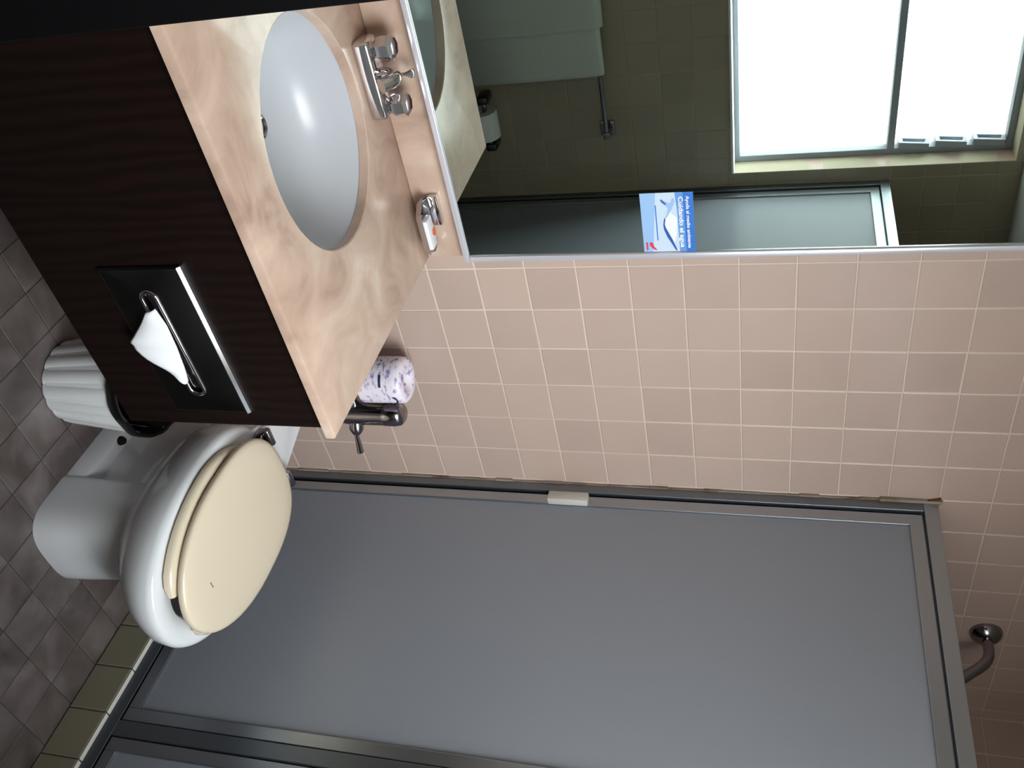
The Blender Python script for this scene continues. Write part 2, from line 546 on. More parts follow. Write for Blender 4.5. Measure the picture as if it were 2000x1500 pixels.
# ------------------------------------------------------------------ shower curb and enclosure
CX, CH = 0.653, 0.104
bm = NB(); box(bm, CX + 0.0018, 0.745, YF, 0, 0, CH - 0.0018)
curb = struct(finish(bm, 'trim_2', 'grout_dark', smooth=0))
tile_wall(curb, (CX, 0, 0), (0, -1, 0), (-1, 0, 0), [(-b, -a) for a, b in spans(YF, 0, 0.0, T)], [(0.001, CH - 0.001)], 'curb_face_shaded', lambda u, v: True, gap=0.003)
tile_wall(curb, (CX + 0.002, 0, CH), (1, 0, 0), (0, 0, 1), [(0.0, 0.09)], spans(YF, 0, 0.0, T), 'curb_top_lit', lambda u, v: True, vdir=Vector((0, 1, 0)), gap=0.003)

enc = thing('shower_enclosure', 'grey obscured-glass shower enclosure in an aluminium frame standing on the tiled curb', 'shower enclosure', (0.68, YF / 2, CH))
FX0, FX1 = 0.665, 0.697
ZT = 1.897
bm = NB()
box(bm, FX0, FX1, YF + 0.001, -0.001, 1.866, ZT, .0015)
box(bm, FX1 - 0.006, FX1, YF + 0.001, -0.001, 1.85, 1.868, .0)
finish(bm, 'header_rail', 'alu', enc, smooth=0)
bm = NB()
box(bm, FX0, FX1, -0.030, -0.001, CH, 1.866, .0015)
finish(bm, 'wall_jamb', 'alu_dull', enc, smooth=0)
bm = NB()
box(bm, FX0, FX1, YF + 0.001, YF + 0.028, CH, 1.866, .0015)
finish(bm, 'wall_jamb', 'alu_dull', enc, smooth=0)
bm = NB()
box(bm, FX0 + 0.002, FX1, YF + 0.028, -0.030, CH, CH + 0.012, .001)
box(bm, FX0 + 0.002, FX0 + 0.006, YF + 0.028, -0.030, CH + 0.01, CH + 0.030, .001)
box(bm, FX1 - 0.006, FX1, YF + 0.028, -0.030, CH + 0.01, CH + 0.026, .001)
finish(bm, 'bottom_track', 'alu_dark', enc, smooth=0)
PY0, PY1 = -0.812, -0.775
bm = NB(); box(bm, FX0 + 0.004, FX1, PY0, PY1, CH + 0.012, 1.866, .002)
finish(bm, 'centre_post', 'alu_dull', enc, smooth=0)
def leaf(ya, yb):
    x0, x1 = 0.672, 0.690
    st = 0.030
    z0, z1 = CH + 0.032, 1.862
    d = finish_empty = None
    bm = NB()
    # stiles and rails with mitred look: outer frame ring
    box(bm, x0, x1, ya, ya + st, z0, z1, .0015)
    box(bm, x0, x1, yb - st, yb, z0, z1, .0015)
    box(bm, x0, x1, ya + st, yb - st, z1 - st, z1, .0015)
    box(bm, x0, x1, ya + st, yb - st, z0, z0 + st, .0015)
    fr = finish(bm, 'door_frame', 'alu', enc, smooth=0)
    bm = NB(); box(bm, x0 + 0.006, x0 + 0.011, ya + st - .004, yb - st + .004, z0 + st - .004, z1 - st + .004)
    pn = finish(bm, 'obscured_glass', 'obscure', fr, smooth=0)
    pn.location = (0, 0, 0)
    return fr
leaf(PY1 + 0.002, -0.037)
leaf(YF + 0.034, PY0 - 0.002)
bm = NB()
box(bm, 0.652, 0.674, -0.069, -0.040, 0.983, 1.086, .003)
finish(bm, 'door_latch', 'latch', enc)['label'] = 'pale plastic door latch'
bm = NB()
for k in range(40):
    z = CH + 0.01 + k * (ZT - CH) / 40
    w = 0.002 + 0.003 * random.random() + (0.004 if k > 36 else 0)
    box(bm, FX0 - w, FX0 + 0.001, -0.0035 - w * .5, 0.0, z, z + (ZT - CH) / 40)
box(bm, FX0 - 0.006, FX0 + 0.03, -0.004, 0, ZT - 0.002, ZT + 0.004)
finish(bm, 'sealant_bead', 'rust', enc, smooth=0)

bm = NB()
sp = [(0.650, 1.902), (0.653, 1.893), (0.657, 1.880), (0.659, 1.860), (0.6615, 1.838), (0.6625, 1.80), (0.6635, 1.74)]
loft(bm, [[Vector((x, -0.0072, z)), Vector((0.668, -0.0072, z)), Vector((0.668, 0.0, z)), Vector((x, 0.0, z))] for x, z in sp])
finish(bm, 'rust_stain', 'stain', enc, smooth=0)
# shower arm beyond the glass
sh = thing('wall_shower', 'chrome shower arm with round wall flange above the shower enclosure', 'shower head', (1.161, 0, 2.07))
bm = NB(); lathe(bm, [(0.040, 0), (0.040, 0.005), (0.036, 0.015), (0.024, 0.026), (0.014, 0.030)], (1.161, 0, 2.07), (0, -1, 0), 28)
finish(bm, 'wall_flange', 'dark_chrome', sh)
bm = NB(); tube(bm, [(1.161, -0.02, 2.07), (1.161, -0.045, 2.07)] + bez((1.161, -0.05, 2.07), (1.161, -0.085, 2.07), (1.161, -0.10, 2.052), (1.161, -0.125, 2.02), 8) + [(1.161, -0.20, 1.93)], 0.0135)
finish(bm, 'shower_arm', 'dark_chrome', sh)
bm = NB(); lathe(bm, [(0.013, 0), (0.015, 0.012), (0.018, 0.02), (0.032, 0.045), (0.036, 0.06), (0.034, 0.063)], (1.161, -0.20, 1.93), (0, -0.64, -0.77), 28)
finish(bm, 'spray_head', 'dark_chrome', sh)

# ------------------------------------------------------------------ vanity cabinet, countertop, sink
VX0, VX1, VY, VZ0 = XL + 0.001, -0.040, -0.535, 0.388
cab = thing('vanity_cabinet', 'dark wood-grain vanity cabinet hung on the wall under the marble countertop', 'cabinet', (-0.42, -0.27, VZ0))
SLX0, SLX1, SLZ0, SLZ1 = -0.332, -0.122, 0.562, 0.590
bm = NB()
box(bm, VX0, VX1, VY, VY + 0.018, VZ0, 0.797, .0008, 1)
finish(bm, 'front_panel', 'wood', cab, smooth=0)
bm = NB(); box(bm, VX1 - 0.018, VX1, VY + 0.018, -0.002, VZ0, 0.797)
finish(bm, 'side_panel', 'wood', cab, smooth=0)
bm = NB(); box(bm, VX0, VX1 - 0.018, VY + 0.018, -0.002, VZ0, VZ0 + 0.016)
finish(bm, 'bottom_panel', 'wood', cab, smooth=0)

SX, SY, SA, SB = -0.457, -0.278, 0.192, 0.170
CT, CB = 0.817, 0.798
ctr = thing('countertop', 'cream marble countertop with an oval cut-out and low backsplash on the wooden vanity', 'countertop', (-0.42, -0.27, CB))
bm = NB()
NE = 72
x0, x1, y0, y1 = VX0, -0.036, -0.556, -0.002
ell = [(SX + SA * math.cos(2 * PI * i / NE), SY + SB * math.sin(2 * PI * i / NE)) for i in range(NE)]
# matching points on the rectangle
def on_rect(i):
    a = 2 * PI * i / NE
    dx, dy = math.cos(a), math.sin(a)
    ts = []
    if dx > 1e-9: ts.append((x1 - SX) / dx)
    if dx < -1e-9: ts.append((x0 - SX) / dx)
    if dy > 1e-9: ts.append((y1 - SY) / dy)
    if dy < -1e-9: ts.append((y0 - SY) / dy)
    t = min(ts)
    return [SX + dx * t, SY + dy * t]
rect = [on_rect(i) for i in range(NE)]
for cx, cy in ((x0, y0), (x0, y1), (x1, y0), (x1, y1)):
    k = min(range(NE), key=lambda i: (rect[i][0] - cx) ** 2 + (rect[i][1] - cy) ** 2)
    rect[k] = [cx, cy]
b = 0.0045
def inset(p, d):
    return (min(max(p[0], x0 + d), x1 - d), min(max(p[1], y0 + d), y1 - d))
rings = []
rings.append([Vector((x, y, CB)) for x, y in ell])
rings.append([Vector((x, y, CT - 0.002)) for x, y in ell])
rings.append([Vector((SX + (x - SX) * 1.012, SY + (y - SY) * 1.012, CT)) for x, y in ell])
rings.append([Vector((*inset(p, b), CT)) for p in rect])
rings.append([Vector((*inset(p, b * .3), CT - b * .3)) for p in rect])
rings.append([Vector((*inset(p, 0), CT - b)) for p in rect])
rings.append([Vector((*inset(p, 0), CB)) for p in rect])
vr = loft(bm, rings, False, False)
n = NE
for i in range(n):
    j = (i + 1) % n
    bm.faces.new((vr[-1][i], vr[-1][j], vr[0][j], vr[0][i]))
finish(bm, 'countertop_slab', 'marble', ctr, smooth=30)
bm = NB(); box(bm, VX0, -0.041, -0.009, -0.001, CT, 0.899, .001)
tag(finish(bm, 'backsplash', 'marble', smooth=0), 'low cream marble backsplash strip between the countertop and the mirror', 'backsplash')

sink = thing('sink_basin', 'white oval undermount basin set below the marble countertop', 'sink', (SX, SY, 0.668))
bm = NB()
def er(k, z, kk=None, dy=0):
    return [Vector((SX + SA * k * math.cos(2 * PI * i / NE), SY + dy + SB * (kk or k) * math.sin(2 * PI * i / NE), z)) for i in range(NE)]
def eb(k, dz, t=0.0):            # t slides the ring back towards the drain
    return [Vector((p_.x, p_.y + 0.045 * t, CB - dz)) for p_ in er(k, 0)]
rings = [er(1.10, CB - 0.001), er(1.10, CB - 0.012), eb(1.00, .035), eb(0.90, .065, .1), eb(0.62, .115, .6), eb(0.2, .132, 1), eb(0.115, .133, 1)]
inner = [eb(0.115, .119, 1), eb(0.2, .117, 1), eb(0.42, .111, .85), eb(0.60, .102, .6), eb(0.76, .085, .35), eb(0.87, .062, .15), eb(0.94, .038, .05), er(0.985, CB - 0.015), er(1.01, CB - 0.001)]
vr = loft(bm, rings + inner, False, False)
for i in range(NE):
    j = (i + 1) % NE
    bm.faces.new((vr[-1][i], vr[-1][j], vr[0][j], vr[0][i]))
finish(bm, 'bowl', 'porcelain', sink, smooth=60)
bm = NB(); lathe(bm, [(0.0225, 0), (0.0225, 0.006), (0.019, 0.008), (0.017, 0.004), (0.0, 0.003)], (SX, SY + 0.045, CB - 0.121), (0, 0, 1), 28)
finish(bm, 'drain', 'dark_chrome', sink)
bm = NB()
a = math.radians(255)
oc = Vector((SX + SA * 0.9 * math.cos(a), SY + SB * 0.9 * math.sin(a), CB - 0.062))
lathe(bm, [(0.012, 0), (0.012, 0.002), (0.009, 0.004)], oc, (-math.cos(a), -math.sin(a), 0.35), 20)
finish(bm, 'overflow_hole', 'hole', sink)

# ------------------------------------------------------------------ faucet
FXc, FYc = -0.458, -0.062
fa = thing('faucet', 'chrome centre-set faucet with two faceted knobs behind the oval basin', 'faucet', (FXc, FYc, CT))
bm = NB()
box(bm, FXc - 0.072, FXc + 0.072, FYc - 0.024, FYc + 0.024, CT, CT + 0.031, .007, 3)
finish(bm, 'faucet_body', 'chrome', fa)
for s in (-1, 1):
    bm = NB()
    cx = FXc + s * 0.052
    lathe(bm, [(0.019, 0.024), (0.017, 0.032), (0.0125, 0.034), (0.0125, 0.036)], (cx, FYc, CT), (0, 0, 1), 20)
    lathe(bm, [(0.0135, 0.035), (0.021, 0.041), (0.0235, 0.053), (0.0225, 0.064), (0.016, 0.070), (0.0, 0.071)], (cx, FYc, CT), (0, 0, 1), 7)
    finish(bm, 'knob', 'chrome', fa, smooth=18)
bm = NB()
tube(bm, bez((FXc, FYc + 0.004, CT + 0.02), (FXc, FYc + 0.004, CT + 0.066), (FXc, FYc - 0.012, CT + 0.066), (FXc, FYc - 0.040, CT + 0.044), 10), [0.017, 0.017, 0.0165, 0.016, 0.0155, 0.015, 0.0145, 0.014, 0.0135, 0.013, 0.0125])
finish(bm, 'spout', 'chrome', fa)
bm = NB()
lathe(bm, [(0.0028, 0.02), (0.0028, 0.066), (0.0045, 0.072), (0.008, 0.080), (0.0085, 0.084), (0.003, 0.086)], (FXc + 0.005, FYc + 0.018, CT), (0, 0, 1), 14)
finish(bm, 'pop_up_rod', 'chrome', fa)

# ------------------------------------------------------------------ soap dish and soap packet
sd = thing('soap_dish', 'small chrome soap dish fixed to the backsplash beside the mirror corner', 'soap dish', (-0.125, -0.009, 0.845))
bm = NB()
box(bm, -0.192, -0.126, -0.025, -0.009, 0.854, 0.874, .003)
finish(bm, 'wall_bracket', 'chrome', sd)
bm = NB()
hx = [(-0.190, -0.016), (-0.082, -0.016), (-0.070, -0.040), (-0.084, -0.068), (-0.176, -0.068), (-0.198, -0.040)]
hx2 = [(-0.126 + (x + 0.126) * 0.86, -0.043 + (y + 0.043) * 0.80) for x, y in hx]
rings = [[Vector((x, y, 0.838)) for x, y in hx2], [Vector((x, y, 0.850)) for x, y in hx], [Vector((x, y, 0.852)) for x, y in hx],
         [Vector((-0.126 + (x + 0.126) * .94, -0.043 + (y + 0.043) * .90, 0.851)) for x, y in hx],
         [Vector((-0.126 + (x + 0.126) * .84, -0.043 + (y + 0.043) * .76, 0.842)) for x, y in hx]]
loft(bm, rings)
finish(bm, 'dish_tray', 'chrome', sd, smooth=20)
so = thing('soap_packet', 'white wrapped soap with an orange mark lying in the chrome dish', 'soap', (-0.122, -0.043, 0.843))
bm = NB(); box(bm, -0.156, -0.088, -0.060, -0.028, 0.843, 0.857, .004)
finish(bm, 'wrapped_bar', 'soap', so)
bm = NB(); lathe(bm, [(0.009, 0), (0.009, 0.0006), (0.0, 0.0008)], (-0.120, -0.036, 0.8569), (0, 0, 1), 16)
finish(bm, 'orange_mark', 'orange', so)['label'] = 'orange printed mark'

# ------------------------------------------------------------------ mirror
MX1, MZ0, MZ1 = -0.041, 0.905, 2.03
mi = thing('wall_mirror', 'large wall mirror in a thin aluminium frame above the countertop', 'mirror', ((VX0 + MX1) / 2, 0, MZ0))
bm = NB(); box(bm, VX0 + 0.008, MX1 - 0.008, -0.030, -0.025, MZ0 + 0.008, MZ1 - 0.008)
finish(bm, 'mirror_glass', 'mirror', mi, smooth=0)
fy0, fy1 = -0.036, -0.001
w = 0.013
for args in ((VX0, MX1, MZ0, MZ0 + w), (VX0, MX1, MZ1 - w, MZ1), (MX1 - w, MX1, MZ0 + w, MZ1 - w), (VX0, VX0 + w, MZ0 + w, MZ1 - w)):
    bm = NB(); box(bm, args[0], args[1], fy0, fy1, args[2], args[3], .003, 2)
    finish(bm, 'mirror_frame', 'mirror_frame', mi)

# sticker on the mirror
SYP = -0.0302
st = thing('sticker', 'blue and white water-saving sticker on the right edge of the mirror', 'sticker', (-0.119, SYP, 1.331))
sx0, sx1, sz0, sz1 = -0.184, -0.055, 1.282, 1.381
def flat(name, pts, m, lvl, par=st):
    bm = NB()
    vs = [bm.verts.new((sx0 + (sx1 - sx0) * a, SYP - lvl, sz0 + (sz1 - sz0) * b)) for a, b in pts]
    f = bm.faces.new(vs)
    r = bmesh.ops.extrude_face_region(bm, geom=[f])
    for g in r['geom']:
        if isinstance(g, bmesh.types.BMVert): g.co.y += 0.00012
    return finish(bm, name, m, par, smooth=0)
flat('card', [(0, 0), (1, 0), (1, 1), (0, 1)], 'c_light', 0.0002)
flat('pale_area', [(0, .30), (1, .18), (1, .80), (.0, .78)], 'c_pale', 0.0004)
flat('white_area', [(.36, .46), (.62, .44), (.86, .60), (.70, .66), (.42, .68), (.32, .56)], 'c_white', 0.0006)
flat('lower_band', [(0, .66), (.30, .69), (1, .70), (1, .86), (0, .84)], 'c_mid', 0.0007)
flat('top_band', [(0, .81), (1, .83), (1, 1), (0, 1)], 'c_blue', 0.0009)
wv = [(.99, .63), (.86, .55), (.74, .47), (.62, .42), (.54, .41), (.46, .425), (.40, .455), (.44, .46), (.52, .44), (.58, .455), (.68, .51), (.80, .575), (.97, .65)]
flat('wave', wv, 'c_deep', 0.0009)
flat('splash', [(.12, .42), (.16, .40), (.20, .46), (.26, .52), (.33, .50), (.40, .46), (.42, .48), (.34, .54), (.26, .60), (.14, .66), (.08, .62), (.18, .56)], 'c_light', 0.0009)
flat('splash_dark', [(.10, .40), (.13, .385), (.20, .47), (.18, .49)], 'c_deep', 0.0011)
flat('red_mark', [(.83, .16), (.86, .19), (.90, .20), (.94, .23), (.97, .27), (.965, .21), (.93, .16), (.89, .12), (.84, .12)], 'c_red', 0.0009)
flat('red_word', [(.83, .05), (.97, .05), (.97, .085), (.83, .085)], 'c_red', 0.0009)
flat('caption_line', [(.20, .275), (.80, .275), (.80, .295), (.20, .295)], 'c_blue', 0.0009)
def words(txt, cx, cz, width, height, m, name):
    cu = D.curves.new(name, 'FONT'); cu.body = txt; cu.size = 1; cu.extrude = 0.004; cu.offset = 0.018
    cu.align_x = 'CENTER'; cu.align_y = 'CENTER'
    to = D.objects.new(name, cu); COL.objects.link(to)
    bpy.context.view_layer.update()
    me = D.meshes.new_from_object(to)
    D.objects.remove(to)
    xs = [v.co.x for v in me.vertices]; ys = [v.co.y for v in me.vertices]
    w0, h0 = max(xs) - min(xs), max(ys) - min(ys)
    mx_, my_ = (max(xs) + min(xs)) / 2, (max(ys) + min(ys)) / 2
    for v in me.vertices:
        v.co = Vector((cx + (v.co.x - mx_) / w0 * width, SYP - 0.0012 + v.co.z * 0.02, cz + (v.co.y - my_) / h0 * height))
    me.materials.clear(); me.materials.append(M[m])
    me.transform(Matrix.Translation(-st.location))
    o = D.objects.new(name, me); COL.objects.link(o); o.parent = st
    return o
SW, SH = sx1 - sx0, sz1 - sz0
words('Ayuda al medio ambiente', sx0 + SW * .5, sz0 + SH * .885, SW * .88, SH * .085, 'c_text', 'lettering')
words('Cuidando el agua', sx0 + SW * .5, sz0 + SH * .752, SW * .86, SH * .115, 'c_text', 'lettering')

# ------------------------------------------------------------------ tissue dispenser plate on the cabinet front
tp = thing('tissue_dispenser', 'polished dark metal tissue dispenser plate let into the front of the wooden vanity', 'tissue dispenser', (-0.229, VY, 0.58))
PX0, PX1, PZ0, PZ1 = -0.381, -0.077, 0.506, 0.657
bm = NB()
yf = VY - 0.006
scx, scz, hl, hr = -0.227, 0.577, 0.107, 0.0125
NS = 40
def stad(k, rr):
    out = []
    for i in range(NS):
        a = 2 * PI * i / NS
        dx = (hl - hr) * (1 if math.cos(a) > 0 else -1)
        out.append((scx + dx + rr * math.cos(a), scz + rr * math.sin(a)))
    return out
def rectpts():
    out = []
    for i in range(NS):
        a = 2 * PI * i / NS
        dx, dz = math.cos(a), math.sin(a)
        ts = []
        W, H = (PX1 - PX0) / 2, (PZ1 - PZ0) / 2
        t = min(W / abs(dx) if abs(dx) > 1e-6 else 9, H / abs(dz) if abs(dz) > 1e-6 else 9)
        out.append([(PX0 + PX1) / 2 + dx * t, (PZ0 + PZ1) / 2 + dz * t])
    for cx, cz in ((PX0, PZ0), (PX0, PZ1), (PX1, PZ0), (PX1, PZ1)):
        k = min(range(NS), key=lambda i: (out[i][0] - cx) ** 2 + (out[i][1] - cz) ** 2)
        out[k] = [cx, cz]
    return out
rp = rectpts()
def insr(p, d): return (min(max(p[0], PX0 + d), PX1 - d), min(max(p[1], PZ0 + d), PZ1 - d))
rings = [[Vector((x, VY + 0.000, z)) for x, z in rp], [Vector((x, VY - 0.004, z)) for x, z in rp],
         [Vector((insr(p, .0035)[0], yf - 0.001, insr(p, .0035)[1])) for p in rp],
         [Vector((insr(p, .006)[0], yf, insr(p, .006)[1])) for p in rp],
         [Vector((x, yf, z)) for x, z in stad(0, hr + 0.003)], [Vector((x, VY - 0.0005, z)) for x, z in stad(0, hr + 0.003)]]
loft(bm, rings, False, False)
finish(bm, 'cover_plate', 'plate', tp, smooth=30)
bm = NB()
rings = []
for k in range(9):
    a = PI * k / 8
    rings.append([Vector((x, yf - 0.0035 * math.sin(a), z)) for x, z in stad(0, hr + 0.0035 - 0.0035 * math.cos(a) - 0.002)])
loft(bm, rings, False, False)
finish(bm, 'slot_rim', 'chrome', tp, smooth=60)
bm = NB(); loft(bm, [[Vector((x, VY - 0.0012, z)) for x, z in stad(0, hr)], [Vector((x, VY - 0.0006, z)) for x, z in stad(0, hr)]])
finish(bm, 'slot_recess', 'dark_chrome', tp, smooth=0)
bm = NB()
loft(bm, [[Vector((x, VY, PZ1 - .001)), Vector((x, yf - 0.003, PZ1 - .001)), Vector((x, yf + 0.0008, PZ1 + .0038)), Vector((x, VY, PZ1 + .0044))] for x in (PX0, PX1)])
finish(bm, 'top_lip', 'lip', tp, smooth=0)

# tissue pulled out of the slot
ti = thing('tissue', 'white paper tissue hanging out of the dark dispenser slot', 'tissue', (-0.21, VY - 0.01, 0.575))
bm = NB()
NX, NZ = 26, 14
grid = []
# upper edge runs along the slot, lower edge falls to a corner hanging below its left third
up = [(-0.305, 0.581), (-0.270, 0.586), (-0.225, 0.583), (-0.180, 0.577), (-0.152, 0.571)]
dn = [(-0.303, 0.566), (-0.280, 0.545), (-0.258, 0.524), (-0.246, 0.512), (-0.236, 0.519), (-0.200, 0.540), (-0.168, 0.558), (-0.150, 0.566)]
def pl(P, t):
    t = t * (len(P) - 1); i = min(int(t), len(P) - 2); t -= i
    return (P[i][0] * (1 - t) + P[i + 1][0] * t, P[i][1] * (1 - t) + P[i + 1][1] * t)
for i in range(NX + 1):
    u = i / NX
    p0, p1 = pl(up, u), pl(dn, u)
    col_ = []
    for j in range(NZ + 1):
        v = j / NZ
        y = yf - 0.003 - 0.020 * math.sin(v * PI * 0.6) * math.sin(PI * (0.1 + 0.8 * u)) - 0.003 * math.sin(u * 19 + v * 2) * v
        col_.append(bm.verts.new((p0[0] * (1 - v) + p1[0] * v, y, p0[1] * (1 - v) + p1[1] * v + 0.003 * math.sin(v * PI))))
    grid.append(col_)
for i in range(NX):
    for j in range(NZ):
        bm.faces.new((grid[i][j], grid[i + 1][j], grid[i + 1][j + 1], grid[i][j + 1]))
o = finish(bm, 'tissue_sheet', 'tissue', ti, smooth=80)
md = o.modifiers.new('thick', 'SOLIDIFY'); md.thickness = 0.0008

# ------------------------------------------------------------------ flush valve and spare roll
VXc, VYc = 0.352, -0.088
fv = thing('flush_valve', 'chrome flush valve with lever on the tiled wall behind the toilet', 'flush valve', (VXc, VYc, 0.40))
bm = NB()
lathe(bm, [(0.020, 0.0), (0.028, 0.012), (0.030, 0.03), (0.030, 0.12), (0.031, 0.122), (0.031, 0.15), (0.028, 0.164), (0.020, 0.171), (0.0, 0.173)], (VXc, VYc, 0.51), (0, 0, 1), 32)
finish(bm, 'valve_body', 'dark_chrome', fv)
bm = NB()
lathe(bm, [(0.030, 0.0), (0.030, 0.006), (0.019, 0.010), (0.0165, 0.012), (0.0165, 0.09), (0.022, 0.092), (0.022, 0.12)], (VXc, VYc, 0.392), (0, 0, 1), 28)
finish(bm, 'flush_pipe', 'dark_chrome', fv)
bm = NB()
hd = Vector((0.80, -0.60, 0.0)).normalized()
hp = Vector((VXc, VYc, 0.555))
lathe(bm, [(0.017, 0.02), (0.018, 0.040), (0.012, 0.050), (0.0075, 0.055)], hp, hd, 20)
finish(bm, 'handle_socket', 'dark_chrome', fv)
bm = NB()
tube(bm, [hp + hd * 0.05, hp + hd * 0.062 + Vector((0, 0, 0.001)), hp + hd * 0.080 + Vector((0, 0, 0.006)), hp + hd * 0.098 + Vector((0, 0, 0.010)), hp + hd * 0.101 + Vector((0, 0, 0.011))], [0.0055, 0.006, 0.0075, 0.0085, 0.004])
finish(bm, 'flush_lever', 'dark_chrome', fv)
bm = NB()
tube(bm, [(VXc, VYc, 0.555), (0.25, VYc, 0.555)], 0.0145)
finish(bm, 'supply_pipe', 'dark_chrome', fv)
bm = NB()
lathe(bm, [(0.020, 0.0), (0.025, 0.006), (0.025, 0.05), (0.022, 0.060), (0.022, 0.074), (0.0, 0.076)], (0.243, VYc, 0.530), (0, 0, 1), 28)
finish(bm, 'stop_valve', 'dark_chrome', fv)
bm = NB()
tube(bm, [(0.243, VYc, 0.555), (0.243, -0.002, 0.555)], 0.0145)
lathe(bm, [(0.036, 0), (0.034, 0.006), (0.018, 0.014)], (0.243, -0.001, 0.555), (0, -1, 0), 28)
finish(bm, 'wall_stub', 'dark_chrome', fv)

ro = thing('wrapped_toilet_roll', 'wrapped white and blue toilet roll standing on the chrome flush valve', 'toilet roll', (0.243, VYc, 0.607))
RR, RH, RZ = 0.0545, 0.112, 0.6075
bm = NB()
rings = []
N_ = 40
def rr_ring(r, z, wob):
    return [Vector((0.243 + (r + wob * math.sin(k * 2.3) * math.sin(z * 90)) * math.cos(2 * PI * k / N_), VYc + (r + wob * math.cos(k * 1.7)) * math.sin(2 * PI * k / N_), z)) for k in range(N_)]
prof = [(0.012, RZ + 0.004), (0.030, RZ + 0.0), (0.046, RZ + 0.001), (RR, RZ + 0.007), (RR, RZ + 0.03), (RR, RZ + 0.06), (RR, RZ + 0.09), (RR - .001, RZ + RH - 0.006), (0.046, RZ + RH), (0.030, RZ + RH + 0.001), (0.020, RZ + RH - 0.003), (0.012, RZ + RH - 0.010)]
rings = [rr_ring(r, z, 0.0007) for r, z in prof]
loft(bm, rings)
finish(bm, 'wrapper', 'wrapper', ro, smooth=50)
def patch(a0, a1, za, zb, name, m, curve=None):
    bm = NB()
    L = 8
    lo_, hi_ = [], []
    for i in range(L + 1):
        t = i / L; a = math.radians(a0 + (a1 - a0) * t)
        bulge = (curve * 4 * t * (1 - t)) if curve else 0
        for lst, z in ((lo_, za + bulge), (hi_, zb + (bulge * 0.35 if curve else 0))):
            lst.append(bm.verts.new((0.243 + (RR + 0.0012) * math.cos(a), VYc + (RR + 0.0012) * math.sin(a), z)))
    for i in range(L):
        bm.faces.new((lo_[i], lo_[i + 1], hi_[i + 1], hi_[i]))
    o = finish(bm, name, m, ro, smooth=60)
    return o
patch(-142, -112, RZ + 0.062, RZ + 0.068, 'printed_dash', 'navy')
patch(-186, -168, RZ + 0.052, RZ + 0.060, 'printed_mark', 'navy', 0.012)
patch(-84, -58, RZ + 0.088, RZ + 0.098, 'printed_mark', 'navy', 0.009)

# ------------------------------------------------------------------ toilet
TX = 0.350
to = thing('toilet', 'white floor-standing toilet with a closed cream lid between vanity and shower', 'toilet', (TX, -0.45, 0))
NT = 56
def egg(w, yf_, yb, ym=None, pw=2.0, pb=2.0, bw=None):
    """outline: widest at ym, front yf_, back yb"""
    ym = ym if ym is not None else (yf_ * 0.45 + yb * 0.55)
    out = []
    for i in range(NT):
        a = 2 * PI * i / NT
        c, s = math.cos(a), math.sin(a)
        p = pw if s < 0 else pb
        x = w * math.copysign(abs(c) ** (2 / p), c)
        y = ym + (ym - yf_) * math.copysign(abs(s) ** (2 / p), s) if s < 0 else ym + (yb - ym) * abs(s) ** (2 / p)
        out.append((TX + x, y))
    return out
def ring(o_, z): return [Vector((x, y, z)) for x, y in o_]
bm = NB()
S = [(0.088, -0.585, -0.20, 0.185), (0.100, -0.605, -0.20, 0.215), (0.128, -0.645, -0.205, 0.245), (0.152, -0.685, -0.21, 0.275), (0.170, -0.720, -0.22, 0.310), (0.178, -0.738, -0.225, 0.345), (0.178, -0.742, -0.23, 0.372), (0.174, -0.738, -0.235, 0.383), (0.166, -0.729, -0.24, 0.388)]
rings = [ring(egg(w, f, b_, -0.47, 2.15, 2.6), z) for w, f, b_, z in S]
inn = [(0.132, -0.690, -0.28, 0.387), (0.124, -0.680, -0.29, 0.372), (0.120, -0.665, -0.30, 0.340), (0.095, -0.62, -0.34, 0.27), (0.055, -0.55, -0.40, 0.22), (0.02, -0.50, -0.44, 0.215)]
rings += [ring(egg(w, f, b_, -0.47), z) for w, f, b_, z in inn]
loft(bm, rings, True, True)
finish(bm, 'bowl', 'toilet', to, smooth=60)
# pedestal: foot flange, front block, recessed trapway behind
bm = NB()
loft(bm, [ring(egg(0.106, -0.56, -0.14, -0.42, 4.0, 5.0), 0.0), ring(egg(0.104, -0.56, -0.14, -0.42, 4.0, 5.0), 0.040), ring(egg(0.099, -0.55, -0.145, -0.42, 4.0, 5.0), 0.050)])
finish(bm, 'foot', 'toilet', to, smooth=50)
bm = NB()
loft(bm, [ring(egg(0.110, -0.594, -0.43, -0.50, 3.0, 14), 0.0), ring(egg(0.108, -0.592, -0.43, -0.50, 3.0, 14), 0.06), ring(egg(0.102, -0.586, -0.43, -0.50, 3.0, 14), 0.14), ring(egg(0.100, -0.588, -0.43, -0.50, 2.8, 14), 0.20), ring(egg(0.098, -0.60, -0.43, -0.50, 2.6, 14), 0.235)])
finish(bm, 'pedestal', 'toilet', to, smooth=50)
bm = NB()
loft(bm, [ring(egg(0.066, -0.44, -0.16, -0.32, 3, 3), 0.045), ring(egg(0.066, -0.44, -0.16, -0.32, 3, 3), 0.10), ring(egg(0.084, -0.45, -0.15, -0.32, 2.6, 2.6), 0.15), ring(egg(0.090, -0.46, -0.14, -0.32, 2.6, 2.6), 0.22), ring(egg(0.094, -0.46, -0.12, -0.32, 2.6, 2.6), 0.30), ring(egg(0.10, -0.46, -0.10, -0.32, 2.6, 2.6), 0.35)])
finish(bm, 'trapway', 'toilet', to, smooth=50)
bm = NB()
dk = [(-0.130, -0.36), (0.130, -0.36), (0.118, -0.30), (0.082, -0.225), (0.048, -0.130), (0.044, -0.062), (-0.044, -0.062), (-0.048, -0.130), (-0.082, -0.225), (-0.118, -0.30)]
prism(bm, [(TX + x, y) for x, y in dk], 0.340, 0.391, .006)
